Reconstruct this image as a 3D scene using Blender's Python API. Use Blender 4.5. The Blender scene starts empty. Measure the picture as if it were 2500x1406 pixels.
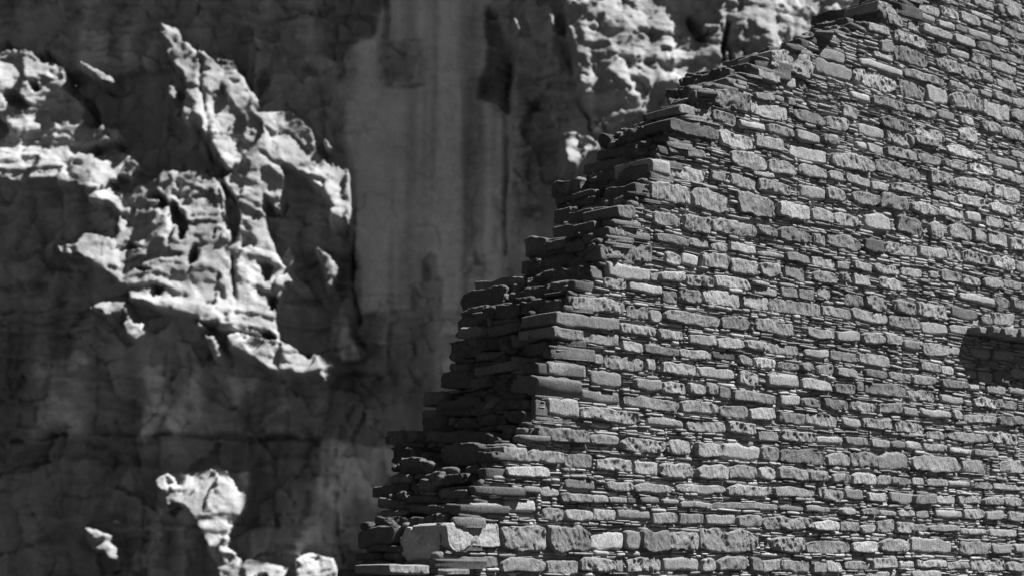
import bpy, math, random
import numpy as np
from mathutils import Vector

scene = bpy.context.scene
RNG = np.random.default_rng(11)
random.seed(11)

# ------------------------------------------------------------------ camera
FPX, CX, CY, HOR = 4630.0, 1250.0, 703.0, 1430.0      # focal length and horizon in photo pixels
VR = 6300.0                                            # vanishing point of the lit wall face
PITCH = math.atan((HOR - CY) / FPX)
CAM = np.array([0.0, 0.0, 1.6])
cd = bpy.data.cameras.new("camera")
cam = bpy.data.objects.new("camera", cd)
scene.collection.objects.link(cam)
cam.location = CAM
cam.rotation_euler = (math.pi / 2 + PITCH, 0, 0)
cd.sensor_width = 36.0
cd.lens = FPX / 2500.0 * 36.0
cd.clip_end = 2000.0
cd.dof.use_dof = True
cd.dof.focus_distance = 11.3
cd.dof.aperture_fstop = 2.8
scene.camera = cam

FWD = np.array([0, math.cos(PITCH), math.sin(PITCH)])
RGT = np.array([1.0, 0, 0])
UPV = np.array([0, -math.sin(PITCH), math.cos(PITCH)])
ZV = np.array([0, 0, 1.0])
YAW = math.atan((VR - CX) / math.hypot(FPX, HOR - CY))
WU = np.array([math.sin(YAW), math.cos(YAW), 0])       # along the lit face, away from the broken end
WN = np.array([math.cos(YAW), -math.sin(YAW), 0])      # outward from the lit face
VL = CX - math.hypot(FPX, HOR - CY) * math.tan(math.pi / 2 - YAW)   # other vanishing point

def ray(px, py):
    px = np.asarray(px, float)[..., None]; py = np.asarray(py, float)[..., None]
    return FWD * FPX + RGT * (px - CX) - UPV * (py - CY)

def project(p):
    d = p - CAM
    w = d @ FWD
    return CX + FPX * (d @ RGT) / w, CY - FPX * (d @ UPV) / w

# ------------------------------------------------------------------ light
LU, LN, LZ = 0.45, 0.38, 0.80
L = WU * LU + WN * LN + ZV * LZ
L /= np.linalg.norm(L)
SUN_EL = math.asin(L[2])
SUN_AZ = math.atan2(L[0], L[1])
world = bpy.data.worlds.new("World")
scene.world = world
world.use_nodes = True
nt = world.node_tree
bg = nt.nodes["Background"]
sky = nt.nodes.new("ShaderNodeTexSky")
sky.sky_type = 'NISHITA'
sky.sun_disc = False
sky.sun_elevation = SUN_EL
sky.sun_rotation = SUN_AZ
sky.altitude = 2000.0
sky.dust_density = 0.0
sky.air_density = 0.42
bw = nt.nodes.new("ShaderNodeSeparateColor")            # monochrome film behind a red filter: the sky counts by its red part
nt.links.new(sky.outputs[0], bw.inputs[0])
nt.links.new(bw.outputs[0], bg.inputs[0])
bg.inputs[1].default_value = 0.05
sd = bpy.data.lights.new("sun", 'SUN')
sd.energy = 5.0
sd.angle = math.radians(0.6)
sd.color = (1, 1, 1)
sun = bpy.data.objects.new("sun", sd)
scene.collection.objects.link(sun)
sun.rotation_euler = Vector(-L).to_track_quat('-Z', 'Y').to_euler()
sun.location = (20, -5, 30)
vs = scene.view_settings
vs.view_transform = 'Standard'
vs.look = 'None'
vs.gamma = 1.0
vs.use_curve_mapping = False
vs.exposure = 1.1

# ------------------------------------------------------------------ helpers
def hash3(x, y, z, seed):
    h = (x.astype(np.uint32) * np.uint32(374761393)) ^ (y.astype(np.uint32) * np.uint32(668265263)) \
        ^ (z.astype(np.uint32) * np.uint32(2147483647)) ^ np.uint32((seed * 2654435761) & 0xffffffff)
    h = (h ^ (h >> np.uint32(13))) * np.uint32(1274126177)
    h = (h ^ (h >> np.uint32(16))) * np.uint32(2246822519)
    h = h ^ (h >> np.uint32(15))
    return (h & np.uint32(0xffffff)).astype(np.float32) / np.float32(0xffffff)

def vn(x, y, z, seed=0):
    """value noise 0..1"""
    x, y, z = np.broadcast_arrays(x, y, z)
    fx, fy, fz = np.floor(x), np.floor(y), np.floor(z)
    ix, iy, iz = fx.astype(np.int64), fy.astype(np.int64), fz.astype(np.int64)
    tx = (x - fx).astype(np.float32); ty = (y - fy).astype(np.float32); tz = (z - fz).astype(np.float32)
    tx = tx * tx * tx * (tx * (tx * 6 - 15) + 10)
    ty = ty * ty * ty * (ty * (ty * 6 - 15) + 10)
    tz = tz * tz * (3 - 2 * tz)
    r = 0
    for a in (0, 1):
        for b in (0, 1):
            for c in (0, 1):
                w = (tx if a else 1 - tx) * (ty if b else 1 - ty) * (tz if c else 1 - tz)
                r = r + w * hash3(ix + a, iy + b, iz + c, seed)
    return r

def fbm(x, y, z, octv, seed=0, gain=0.5, lac=2.03):
    r, a, s = 0, 1.0, 0
    for o in range(octv):
        r = r + a * vn(x, y, z, seed + o * 17)
        s += a
        a *= gain
        x, y, z = x * lac + 3.1, y * lac + 7.7, z * lac + 1.3
    return r / s

def ridged(x, y, z, octv, seed=0, gain=0.5):
    r, a, s = 0, 1.0, 0
    for o in range(octv):
        r = r + a * (1 - np.abs(2 * vn(x, y, z, seed + o * 13) - 1))
        s += a
        a *= gain
        x, y, z = x * 2.1 + 1.7, y * 2.1 + 4.1, z * 2.1 + 2.9
    return r / s

def facets(x, y, seed, tilt=1.0):
    """broken planes: nearest of jittered cells, each a tilted plane; returns height and distance to the second nearest"""
    ix, iy = np.floor(x).astype(np.int64), np.floor(y).astype(np.int64)
    z0 = np.zeros_like(ix)
    b1 = np.full(x.shape, 9e9, np.float32); b2 = b1.copy(); hh = np.zeros(x.shape, np.float32)
    for a in (-1, 0, 1):
        for b in (-1, 0, 1):
            cx, cy = ix + a, iy + b
            ox = cx + hash3(cx, cy, z0, seed); oy = cy + hash3(cx, cy, z0 + 1, seed)
            dx, dy = (x - ox).astype(np.float32), (y - oy).astype(np.float32)
            d = dx * dx + dy * dy
            v = hash3(cx, cy, z0 + 2, seed) - .5 + tilt * (dx * (hash3(cx, cy, z0 + 3, seed) - .5) + dy * (hash3(cx, cy, z0 + 4, seed) - .5))
            n = d < b1
            b2 = np.where(n, b1, np.minimum(b2, d)); hh = np.where(n, v, hh); b1 = np.where(n, d, b1)
    return hh, np.sqrt(b2) - np.sqrt(b1)

def blur(a, r, axis):
    """two box passes"""
    if r < 1: return a
    for _ in range(2):
        p = np.concatenate([np.repeat(np.take(a, [0], axis), r, axis), a,
                            np.repeat(np.take(a, [-1], axis), r + 1, axis)], axis)
        c = np.cumsum(p, axis, dtype=np.float64)
        n = a.shape[axis]
        hi = np.take(c, np.arange(2 * r, 2 * r + n), axis)
        lo = np.take(c, np.arange(0, n), axis) - np.take(p, np.arange(0, n), axis)
        a = (hi - lo) / (2 * r + 1)
    return a

def smooth(e0, e1, x):
    t = np.clip((x - e0) / (e1 - e0), 0, 1)
    return t * t * (3 - 2 * t)

def make_mesh(name, verts, quads, tone=None, tris=None, shade=True):
    me = bpy.data.meshes.new(name)
    nv = len(verts)
    nq = len(quads); ntr = 0 if tris is None else len(tris)
    me.vertices.add(nv)
    me.vertices.foreach_set("co", np.ascontiguousarray(verts, np.float32).ravel())
    loops = np.asarray(quads, np.int32).ravel()
    if ntr: loops = np.concatenate([loops, np.asarray(tris, np.int32).ravel()])
    me.loops.add(len(loops))
    me.loops.foreach_set("vertex_index", loops)
    me.polygons.add(nq + ntr)
    st = np.concatenate([np.arange(nq) * 4, nq * 4 + np.arange(ntr) * 3]).astype(np.int32)
    me.polygons.foreach_set("loop_start", st)
    me.update(calc_edges=True)
    if shade:
        me.polygons.foreach_set("use_smooth", np.ones(nq + ntr, bool))
    if tone is not None:
        at = me.attributes.new("tone", 'FLOAT', 'POINT')
        at.data.foreach_set("value", np.ascontiguousarray(np.broadcast_to(tone, (nv,)), np.float32))
    me.validate()
    return me

def link(name, me, mat, parent=None, loc=(0, 0, 0)):
    o = bpy.data.objects.new(name, me)
    scene.collection.objects.link(o)
    if me is not None and mat is not None: me.materials.append(mat)
    o.location = loc
    if parent: o.parent = parent
    return o

def rock_material(name, base, scales, bump, fine_dist, contrast=0.35, streak=False):
    m = bpy.data.materials.new(name)
    m.use_nodes = True
    t = m.node_tree
    b = t.nodes["Principled BSDF"]
    b.inputs["Roughness"].default_value = 0.92
    b.inputs["Specular IOR Level"].default_value = 0.18
    tc = t.nodes.new("ShaderNodeTexCoord")
    geo = t.nodes.new("ShaderNodeNewGeometry")
    at = t.nodes.new("ShaderNodeAttribute"); at.attribute_name = "tone"
    def noise(sc, det, rough=0.6):
        n = t.nodes.new("ShaderNodeTexNoise")
        n.inputs["Scale"].default_value = sc
        n.inputs["Detail"].default_value = det
        n.inputs["Roughness"].default_value = rough
        t.links.new(geo.outputs["Position"], n.inputs["Vector"])
        return n
    n1 = noise(scales[0], 5); n2 = noise(scales[1], 4); n3 = noise(scales[2], 3, 0.7)
    def math_(op, a, bb):
        k = t.nodes.new("ShaderNodeMath"); k.operation = op
        for i, v in enumerate((a, bb)):
            if isinstance(v, (int, float)): k.inputs[i].default_value = v
            else: t.links.new(v, k.inputs[i])
        return k.outputs[0]
    mix = math_('ADD', math_('MULTIPLY', n1.outputs[0], 0.5), math_('MULTIPLY', n2.outputs[0], 0.5))
    var = t.nodes.new("ShaderNodeMapRange")
    var.inputs[1].default_value = 0.3; var.inputs[2].default_value = 0.7
    var.inputs[3].default_value = 1 - contrast; var.inputs[4].default_value = 1 + contrast
    t.links.new(mix, var.inputs[0])
    fin = t.nodes.new("ShaderNodeMapRange")
    fin.inputs[1].default_value = 0.25; fin.inputs[2].default_value = 0.75
    fin.inputs[3].default_value = 0.82; fin.inputs[4].default_value = 1.18
    t.links.new(n3.outputs[0], fin.inputs[0])
    val = math_('MULTIPLY', math_('MULTIPLY', var.outputs[0], fin.outputs[0]), math_('MULTIPLY', at.outputs["Fac"], base))
    val = math_('MINIMUM', val, 0.8)
    cc = t.nodes.new("ShaderNodeCombineColor")
    for i in range(3): t.links.new(val, cc.inputs[i])
    t.links.new(cc.outputs[0], b.inputs["Base Color"])
    bp = t.nodes.new("ShaderNodeBump")
    bp.inputs["Strength"].default_value = bump
    bp.inputs["Distance"].default_value = fine_dist
    if streak:                                           # pecked and split faces: strokes that run down the stone
        mp = t.nodes.new("ShaderNodeMapping")
        mp.inputs["Rotation"].default_value = (0.25, 0.15, 0)
        mp.inputs["Scale"].default_value = (1, 1, 0.38)
        t.links.new(geo.outputs["Position"], mp.inputs["Vector"])
        n4 = noise(75, 6, 0.75)
        t.links.new(mp.outputs[0], n4.inputs["Vector"])
        bh = math_('ADD', math_('MULTIPLY', n4.outputs[0], 1.5), math_('MULTIPLY', n3.outputs[0], 0.5))
    else:
        bh = math_('ADD', math_('MULTIPLY', n3.outputs[0], 0.6), math_('MULTIPLY', n2.outputs[0], 0.8))
    t.links.new(bh, bp.inputs["Height"])
    t.links.new(bp.outputs[0], b.inputs["Normal"])
    return m

MAT_STONE = rock_material("sandstone_block", 0.35, (9, 60, 230), 1.0, 0.016, 0.38, True)
MAT_CHIP = rock_material("sandstone_spall", 0.33, (20, 80, 240), 0.8, 0.009, 0.3)
MAT_MORTAR = rock_material("mud_mortar", 0.22, (14, 70, 260), 0.8, 0.006, 0.25)
MAT_CLIFF = rock_material("cliff_sandstone", 0.38, (0.9, 5.0, 22), 0.7, 0.05, 0.22)
MAT_GROUND = rock_material("dry_ground", 0.03, (0.3, 3, 20), 0.5, 0.03, 0.3)

# ------------------------------------------------------------------ ground
g = np.array([[-300, -200, 0], [300, -200, 0], [300, 400, 0], [-300, 400, 0]], float)
ground = link("ground", make_mesh("ground", g, [[0, 1, 2, 3]], 1.0, shade=False), MAT_GROUND)
ground["kind"] = "structure"

# ------------------------------------------------------------------ cliff
# Reference sheet of the cliff: it grazes the sun, so only what stands proud of it is lit.
CN = np.array([0, -1.0, 0]); CN = CN - (CN @ L) * L; CN /= np.linalg.norm(CN)
CS = -L                                   # down-sun, in the sheet
CT = np.cross(CN, L)                      # across
c0 = ray(700, 700); CO = CAM + c0 / (c0 @ FWD) * 38.0

def px_to_sheet(px, py):
    r = ray(px, py)
    t = ((CO - CAM) @ CN) / (r @ CN)
    p = CAM + r * t[..., None]
    return (p - CO) @ CS, (p - CO) @ CT

X0, Y0, X1, Y1, Q = -300, -300, 2800, 1700, 0.5
RW, RH = int((X1 - X0) * Q), int((Y1 - Y0) * Q)
def fill(arr, poly, val, mode='set'):
    p = np.array(poly, float)
    a0, a1 = int(max((p[:, 0].min() - X0) * Q - 1, 0)), int(min((p[:, 0].max() - X0) * Q + 2, RW))
    b0, b1 = int(max((p[:, 1].min() - Y0) * Q - 1, 0)), int(min((p[:, 1].max() - Y0) * Q + 2, RH))
    gx, gy = np.meshgrid((np.arange(a0, a1) + .5) / Q + X0, (np.arange(b0, b1) + .5) / Q + Y0)
    ins = np.zeros(gx.shape, bool)
    for (ax, ay), (bx, by) in zip(p, np.roll(p, -1, 0)):
        if ay == by: continue
        c = ((ay > gy) != (by > gy)) & (gx < (bx - ax) * (gy - ay) / (by - ay) + ax)
        ins ^= c
    sub = arr[b0:b1, a0:a1]
    if mode == 'set': sub[ins] = val
    elif mode == 'mul': sub[ins] *= val
    else: sub[ins] += val
def groove(arr, pts, w, d):
    for (ax, ay), (bx, by) in zip(pts[:-1], pts[1:]):
        m = w * 3 + 4
        a0, a1 = int(max((min(ax, bx) - m - X0) * Q, 0)), int(min((max(ax, bx) + m - X0) * Q, RW))
        b0, b1 = int(max((min(ay, by) - m - Y0) * Q, 0)), int(min((max(ay, by) + m - Y0) * Q, RH))
        gx, gy = np.meshgrid((np.arange(a0, a1) + .5) / Q + X0, (np.arange(b0, b1) + .5) / Q + Y0)
        vx, vy = bx - ax, by - ay
        t = np.clip(((gx - ax) * vx + (gy - ay) * vy) / (vx * vx + vy * vy + 1e-6), 0, 1)
        dd = np.hypot(gx - ax - t * vx, gy - ay - t * vy)
        arr[b0:b1, a0:a1] = np.minimum(arr[b0:b1, a0:a1], -d * np.exp(-(dd / w) ** 2))

LIT = [
 [(0,150),(30,138),(85,138),(105,155),(120,165),(160,172),(162,220),(170,240),(200,260),(215,275),(205,300),(230,325),(260,320),(300,330),(308,345),(270,355),(235,365),(225,380),(215,420),(205,455),(170,470),(130,455),(60,460),(30,455),(-60,430),(-130,400),(-210,330),(-180,230),(-100,160)],
 [(190,155),(215,165),(250,182),(280,200),(282,215),(260,212),(235,195),(205,170)],
 [(385,60),(405,70),(440,85),(445,95),(435,110),(465,115),(480,135),(505,140),(530,160),(580,165),(580,185),(600,200),(610,225),(635,250),(625,270),(615,285),(650,280),(715,280),(735,300),(765,330),(770,370),(800,405),(862,420),(865,460),(857,520),(845,555),(815,560),(805,530),(820,510),(795,475),(750,440),(700,410),(685,420),(697,440),(695,470),(690,510),(680,530),(668,500),(655,480),(645,510),(655,570),(670,600),(680,640),(700,660),(715,640),(722,640),(718,670),(740,690),(765,710),(760,725),(740,715),(700,690),(695,730),(680,770),(678,790),(690,840),(670,815),(640,812),(560,800),(470,795),(460,780),(400,770),(370,750),(330,745),(318,705),(295,690),(265,668),(240,660),(230,640),(200,625),(180,628),(140,625),(150,610),(195,600),(210,575),(235,578),(280,590),(300,575),(280,545),(255,530),(245,500),(220,510),(215,480),(165,480),(160,455),(205,430),(215,400),(250,385),(290,380),(335,395),(352,415),(325,440),(335,455),(360,455),(400,440),(415,420),(455,430),(505,425),(520,440),(560,440),(570,420),(525,395),(512,350),(497,320),(470,320),(450,300),(455,265),(460,240),(455,190),(430,170),(425,155),(412,140),(420,120),(410,105),(385,97),(405,92),(400,75)],
 [(770,600),(790,620),(825,650),(815,680),(805,715),(795,700),(792,660),(785,640)],
 [(260,745),(320,745),(325,760),(260,770),(228,765),(235,752)],
 [(310,790),(325,770),(335,800),(365,800),(365,815),(345,845),(320,830)],
 [(560,830),(580,820),(640,830),(690,840),(730,860),(765,890),(770,875),(800,872),(822,900),(815,930),(800,955),(790,925),(765,932),(730,930),(685,920),(665,910),(640,890),(600,870),(570,865)],
 [(500,820),(530,830),(545,860),(562,900),(545,885),(530,880),(515,850)],
 [(383,1180),(395,1165),(430,1150),(480,1152),(515,1150),(525,1138),(540,1140),(575,1157),(620,1145),(620,1175),(612,1200),(612,1240),(600,1255),(590,1270),(570,1290),(562,1310),(562,1340),(575,1345),(590,1370),(585,1380),(600,1440),(550,1440),(530,1380),(510,1340),(495,1300),(480,1270),(460,1240),(430,1225),(425,1245),(405,1220),(420,1205),(400,1200)],
 [(585,1390),(610,1368),(650,1370),(690,1385),(705,1440),(585,1440)],
 [(722,1365),(760,1350),(790,1360),(820,1365),(830,1395),(825,1440),(730,1440)],
 [(215,1293),(230,1290),(252,1297),(265,1303),(280,1305),(285,1330),(298,1340),(290,1370),(292,1385),(285,1370),(260,1345),(240,1345),(225,1320)],
 [(286,1258),(296,1260),(297,1276),(288,1276)],
 [(1372,340),(1400,335),(1440,345),(1462,365),(1460,390),(1425,400),(1410,430),(1390,440),(1375,430),(1372,380)],
 [(1248,48),(1258,58),(1270,84),(1257,78)], [(1340,42),(1351,46),(1349,78),(1342,70)],
 [(792,342),(800,352),(814,368),(800,372),(790,356)],
 [(345,145),(380,150),(384,170),(360,160)], [(418,225),(434,222),(432,262),(420,245)],
]
LITW = [  # broad faces that the sun only brushes: polygon, share of the full slope
 [[(-260,130),(120,130),(170,180),(230,280),(310,340),(230,400),(205,470),(-260,470)], .85],
 [[(1370,-40),(1490,-40),(1500,330),(1450,310),(1410,210),(1390,100)], .4],
 [[(1480,-40),(1760,-40),(1775,60),(1755,130),(1765,200),(1700,230),(1650,230),(1560,310),(1480,330),(1440,240),(1460,170),(1500,140),(1470,90),(1480,30)], .6],
 [[(1500,-40),(1600,-40),(1640,40),(1672,110),(1690,170),(1660,215),(1615,272),(1560,305),(1530,280),(1500,235),(1458,215),(1478,182),(1530,150),(1560,120),(1530,60)], .85],
 [[(1745,-40),(1825,-40),(1850,45),(1865,90),(1920,120),(1880,150),(1790,190),(1770,120),(1785,60)], .9],
 [[(1825,-40),(2100,-40),(2060,40),(1990,80),(1940,125),(1880,100),(1850,40)], .55],
 [[(1860,-40),(1905,-40),(1940,40),(1985,70),(1965,105),(1925,115),(1890,80),(1875,25)], .9],
]
HOLES = [
 [(1668,50),(1690,55),(1712,85),(1735,95),(1738,112),(1700,118),(1678,85)],
 [(20,240),(48,232),(85,268),(60,278),(22,262)], [(-20,300),(14,290),(30,330),(0,352),(-20,350)], [(78,212),(98,205),(110,235),(85,238)],
 [(255,505),(275,500),(300,530),(292,560),(250,545),(235,530)], [(365,500),(400,475),(415,500),(425,520),(375,520)],
 [(430,500),(455,520),(465,560),(455,590),(445,600),(425,530)], [(540,440),(580,480),(590,540),(575,600),(560,580),(555,500)],
 [(520,545),(530,560),(525,590),(515,590)], [(450,640),(475,590),(490,600),(485,650),(470,655)],
 [(285,612),(320,590),(365,612),(300,620)], [(330,650),(380,655),(360,670),(340,665)],
 [(562,620),(572,600),(575,690),(582,740),(568,720)], [(150,470),(205,455),(225,500),(195,560),(160,545)],
 [(300,435),(345,445),(330,480),(270,470)], [(365,690),(410,700),(395,730),(370,725)],
 [(640,640),(672,648),(662,690),(642,690)], [(660,730),(688,725),(676,765),(655,760)],
]
M = np.zeros((RH, RW), np.float32)
for p in LIT: fill(M, p, 1.0)
WT = np.ones((RH, RW), np.float32)
for i, (p, v) in enumerate(LITW):
    fill(WT, p, v)
    if i: fill(M, p, 1.0)
for p in HOLES: fill(M, p, 0.0)
M = blur(blur(M, 2, 0), 2, 1).astype(np.float32)
for p, v in [([(480,800),(700,820),(840,870),(840,970),(640,930),(540,910)], 1.6), ([(370,1130),(640,1130),(640,1440),(370,1440)], 1.2), ([(200,1250),(310,1250),(310,1400),(200,1400)], 1.6),
             ([(570,1350),(840,1340),(840,1440),(570,1440)], 1.3), ([(215,735),(380,735),(380,850),(215,850)], 1.4), ([(765,590),(830,590),(830,720),(765,720)], 1.4), ([(1360,325),(1470,325),(1470,450),(1360,450)], 1.3)]:
    fill(WT, p, v)
WT = blur(blur(WT, 5, 0), 5, 1).astype(np.float32)
TONE = np.ones((RH, RW), np.float32)
OFF = np.zeros((RH, RW), np.float32)
TN = [  # paler or darker patches, some light and recess shade put into tone: polygon, tone, relief in metres
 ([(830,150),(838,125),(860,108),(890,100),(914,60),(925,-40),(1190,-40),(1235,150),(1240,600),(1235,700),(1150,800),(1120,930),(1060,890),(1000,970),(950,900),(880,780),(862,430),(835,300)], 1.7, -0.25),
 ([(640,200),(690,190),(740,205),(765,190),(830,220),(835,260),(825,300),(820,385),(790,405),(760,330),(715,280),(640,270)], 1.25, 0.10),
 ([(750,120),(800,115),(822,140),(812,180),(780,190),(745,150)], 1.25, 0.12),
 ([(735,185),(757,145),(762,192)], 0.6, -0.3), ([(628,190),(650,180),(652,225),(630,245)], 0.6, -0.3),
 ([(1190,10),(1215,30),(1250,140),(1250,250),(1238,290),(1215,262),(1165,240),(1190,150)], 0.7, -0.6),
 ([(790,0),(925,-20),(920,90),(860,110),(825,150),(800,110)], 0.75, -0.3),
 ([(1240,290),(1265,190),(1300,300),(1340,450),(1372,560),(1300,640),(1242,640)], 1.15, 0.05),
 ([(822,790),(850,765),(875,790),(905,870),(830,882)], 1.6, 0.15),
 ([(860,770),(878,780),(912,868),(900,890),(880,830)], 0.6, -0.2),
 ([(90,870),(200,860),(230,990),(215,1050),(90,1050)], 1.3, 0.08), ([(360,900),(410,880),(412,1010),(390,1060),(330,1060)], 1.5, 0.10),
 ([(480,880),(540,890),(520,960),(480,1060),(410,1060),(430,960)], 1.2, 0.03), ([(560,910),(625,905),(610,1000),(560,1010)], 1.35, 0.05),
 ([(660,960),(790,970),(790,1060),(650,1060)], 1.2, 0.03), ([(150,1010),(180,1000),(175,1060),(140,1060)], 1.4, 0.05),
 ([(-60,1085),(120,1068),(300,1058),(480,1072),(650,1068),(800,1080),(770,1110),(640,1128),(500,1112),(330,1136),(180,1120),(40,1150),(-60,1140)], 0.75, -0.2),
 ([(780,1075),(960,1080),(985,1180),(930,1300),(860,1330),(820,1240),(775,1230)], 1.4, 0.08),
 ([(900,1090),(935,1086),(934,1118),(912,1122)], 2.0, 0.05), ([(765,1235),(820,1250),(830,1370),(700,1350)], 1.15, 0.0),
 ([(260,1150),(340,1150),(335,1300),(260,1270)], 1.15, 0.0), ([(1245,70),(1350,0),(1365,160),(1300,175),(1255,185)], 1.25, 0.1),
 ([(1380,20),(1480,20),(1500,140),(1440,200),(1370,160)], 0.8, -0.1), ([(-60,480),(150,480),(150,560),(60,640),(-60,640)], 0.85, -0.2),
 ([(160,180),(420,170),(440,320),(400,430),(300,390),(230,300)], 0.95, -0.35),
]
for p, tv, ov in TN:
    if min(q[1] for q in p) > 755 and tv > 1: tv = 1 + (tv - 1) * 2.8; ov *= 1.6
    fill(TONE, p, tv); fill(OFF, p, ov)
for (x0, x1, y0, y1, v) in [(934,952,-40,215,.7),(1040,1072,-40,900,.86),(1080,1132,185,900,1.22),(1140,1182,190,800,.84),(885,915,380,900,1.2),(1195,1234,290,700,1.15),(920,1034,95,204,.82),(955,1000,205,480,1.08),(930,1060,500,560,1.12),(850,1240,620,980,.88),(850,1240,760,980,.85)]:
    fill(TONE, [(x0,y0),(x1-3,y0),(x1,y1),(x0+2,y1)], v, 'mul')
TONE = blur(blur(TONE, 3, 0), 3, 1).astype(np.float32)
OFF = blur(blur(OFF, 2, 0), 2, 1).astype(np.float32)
GR = np.zeros((RH, RW), np.float32)
for pts, w, d in [
 ([(1238,440),(1215,470),(1230,540),(1215,600)], 10, .2),
 ([(480,110),(490,200),(500,300),(520,400),(540,470),(555,560)], 4, .25), ([(618,290),(622,370),(650,380),(690,410)], 2.5, .15),
 ([(915,205),(970,209),(1030,203)], 4, .22), ([(868,714),(920,708),(1000,716)], 3, .18), ([(935,-40),(945,60),(930,150)], 8, .10),
 ([(30,1080),(150,1062),(250,1052),(400,1062),(600,1075),(800,1070)], 5, .3), ([(335,1110),(345,1200),(350,1300),(345,1420)], 4, .25),
 ([(820,1100),(822,1240),(830,1330),(850,1420)], 4, .3), ([(820,870),(880,930),(940,990)], 3, .2), ([(410,840),(405,930),(385,1010),(320,1050)], 3, .2),
 ([(360,1300),(355,1420)], 6, .2), ([(150,460),(155,540),(165,620)], 4, .2), ([(0,640),(80,645),(200,660)], 5, .25), ([(230,760),(120,790),(0,790)], 4, .2),
 ([(300,770),(420,775),(560,800)], 5, .2), ([(1075,190),(1078,420),(1072,800)], 5, .05), ([(1135,190),(1140,420),(1138,760)], 5, .05),
 ([(460,840),(462,1000)], 3, .15), ([(600,930),(604,1050)], 3, .15), ([(700,940),(702,1060)], 3, .15), ([(240,880),(230,1050)], 3, .15),
 ([(0,240),(120,250),(300,240)], 4, .12), ([(160,20),(300,60),(420,40)], 4, .15),
 ([(540,20),(640,60),(760,40)], 4, .15), ([(764,0),(790,60),(797,120)], 3, .2),
 ([(862,420),(866,560),(862,700),(880,790)], 4, .3), ([(838,310),(828,220),(838,130)], 4, .25),
]: groove(GR, pts, w, d)

GR2 = np.zeros((RH, RW), np.float32)
for pts, w, d in [([(1250,150),(1244,230),(1240,300),(1240,400),(1234,520),(1238,620)], 7, .3), ([(862,420),(866,560),(862,700),(880,790)], 4, .3)]: groove(GR2, pts, w, d)
def samp(arr, px, py):
    x = np.clip((px - X0) * Q - .5, 0, RW - 1.001); y = np.clip((py - Y0) * Q - .5, 0, RH - 1.001)
    i = x.astype(int); j = y.astype(int); fx = (x - i).astype(np.float32); fy = (y - j).astype(np.float32)
    return (arr[j, i] * (1 - fx) + arr[j, i + 1] * fx) * (1 - fy) + (arr[j + 1, i] * (1 - fx) + arr[j + 1, i + 1] * fx) * fy

cs, ct = px_to_sheet(np.array([-60, 2450, 2450, -60, 1250]), np.array([-60, -60, 1460, 1460, -60]))
ST = 0.036
s_f = np.arange(cs.min() - 0.3, cs.max() + 0.3, ST)
t_f = np.arange(ct.min() - 0.3, ct.max() + 0.3, ST)
ext = np.cumsum(0.12 * 1.35 ** np.arange(13))
s_c = np.concatenate([s_f[0] - ext[::-1], s_f, s_f[-1] + ext])
t_c = np.concatenate([t_f[0] - ext[::-1], t_f, t_f[-1] + ext])
SS, TT = np.meshgrid(s_c, t_c, indexing='ij')
SS = SS.astype(np.float32); TT = TT.astype(np.float32)
base = CO + SS[..., None] * CS + TT[..., None] * CT
# natural coordinates on the rock for noise: across and up
CA = np.cross(ZV, CN); CA /= np.linalg.norm(CA); CB = np.cross(CN, CA)
A = ((base - CO) @ CA).astype(np.float32); B = ((base - CO) @ CB).astype(np.float32)
wx = (fbm(A * 2.2, B * 2.2, 0 * A, 4, 5) - .5) * 0.34
wy = (fbm(A * 2.2, B * 2.2, 0 * A + 9, 4, 6) - .5) * 0.34
ds = np.gradient(s_c)[:, None].astype(np.float32)
H = np.zeros_like(SS)
RATE = 0.5
big = fbm(A * .55, B * .55, 0 * A, 3, 21) - .5
lump = ridged(A * 1.1 + wx, B * 1.1 + wy, 0 * A, 3, 31)
pit = fbm(A * 4.2, B * 4.2, 0 * A, 4, 41) - .5
fine = fbm(A * 11, B * 11, 0 * A, 3, 51) - .5
strat = vn(A * .5, B * 7 + big * 3, 0 * A, 61) - .5
pit2 = smooth(.62, .8, vn(A * 2.6 + wx * 2, B * 2.6 + wy * 2, 0 * A, 71))
vstr = fbm(A * 3.0, B * .12, 0 * A, 3, 81) - .5
fA, fe = facets(A * 1.0 + wx * 1.2, B * .55 + wy * .8, 91, 1.6)
fB, fe2 = facets(A * 2.4 + wx * 1.5, B * 1.7 + wy * 1.5, 93, 1.8)
fC, fe3 = facets(A * 5.5 + wx * 2, B * 5.0 + wy * 2, 95, 1.8)
bul = fbm(A * .95 + wx, B * .95 + wy, 0 * A + 7, 2, 99)
bp_ = B * 1.5 + big * 1.6 + wx * .8 + A * .06
bed = (bp_ - np.floor(bp_)) ** 1.6 - .4                   # bedding: each layer leans out and is undercut
bed2_ = bp_ * 3.1 + wy
bed = bed + .35 * (bed2_ - np.floor(bed2_) - .5)
bed = bed * smooth(.38, .6, fbm(A * .8, B * .8, 0 * A + 3, 2, 121))
chk = fbm(A * 3, B * 3, 0 * A + 4, 3, 97)
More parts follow.
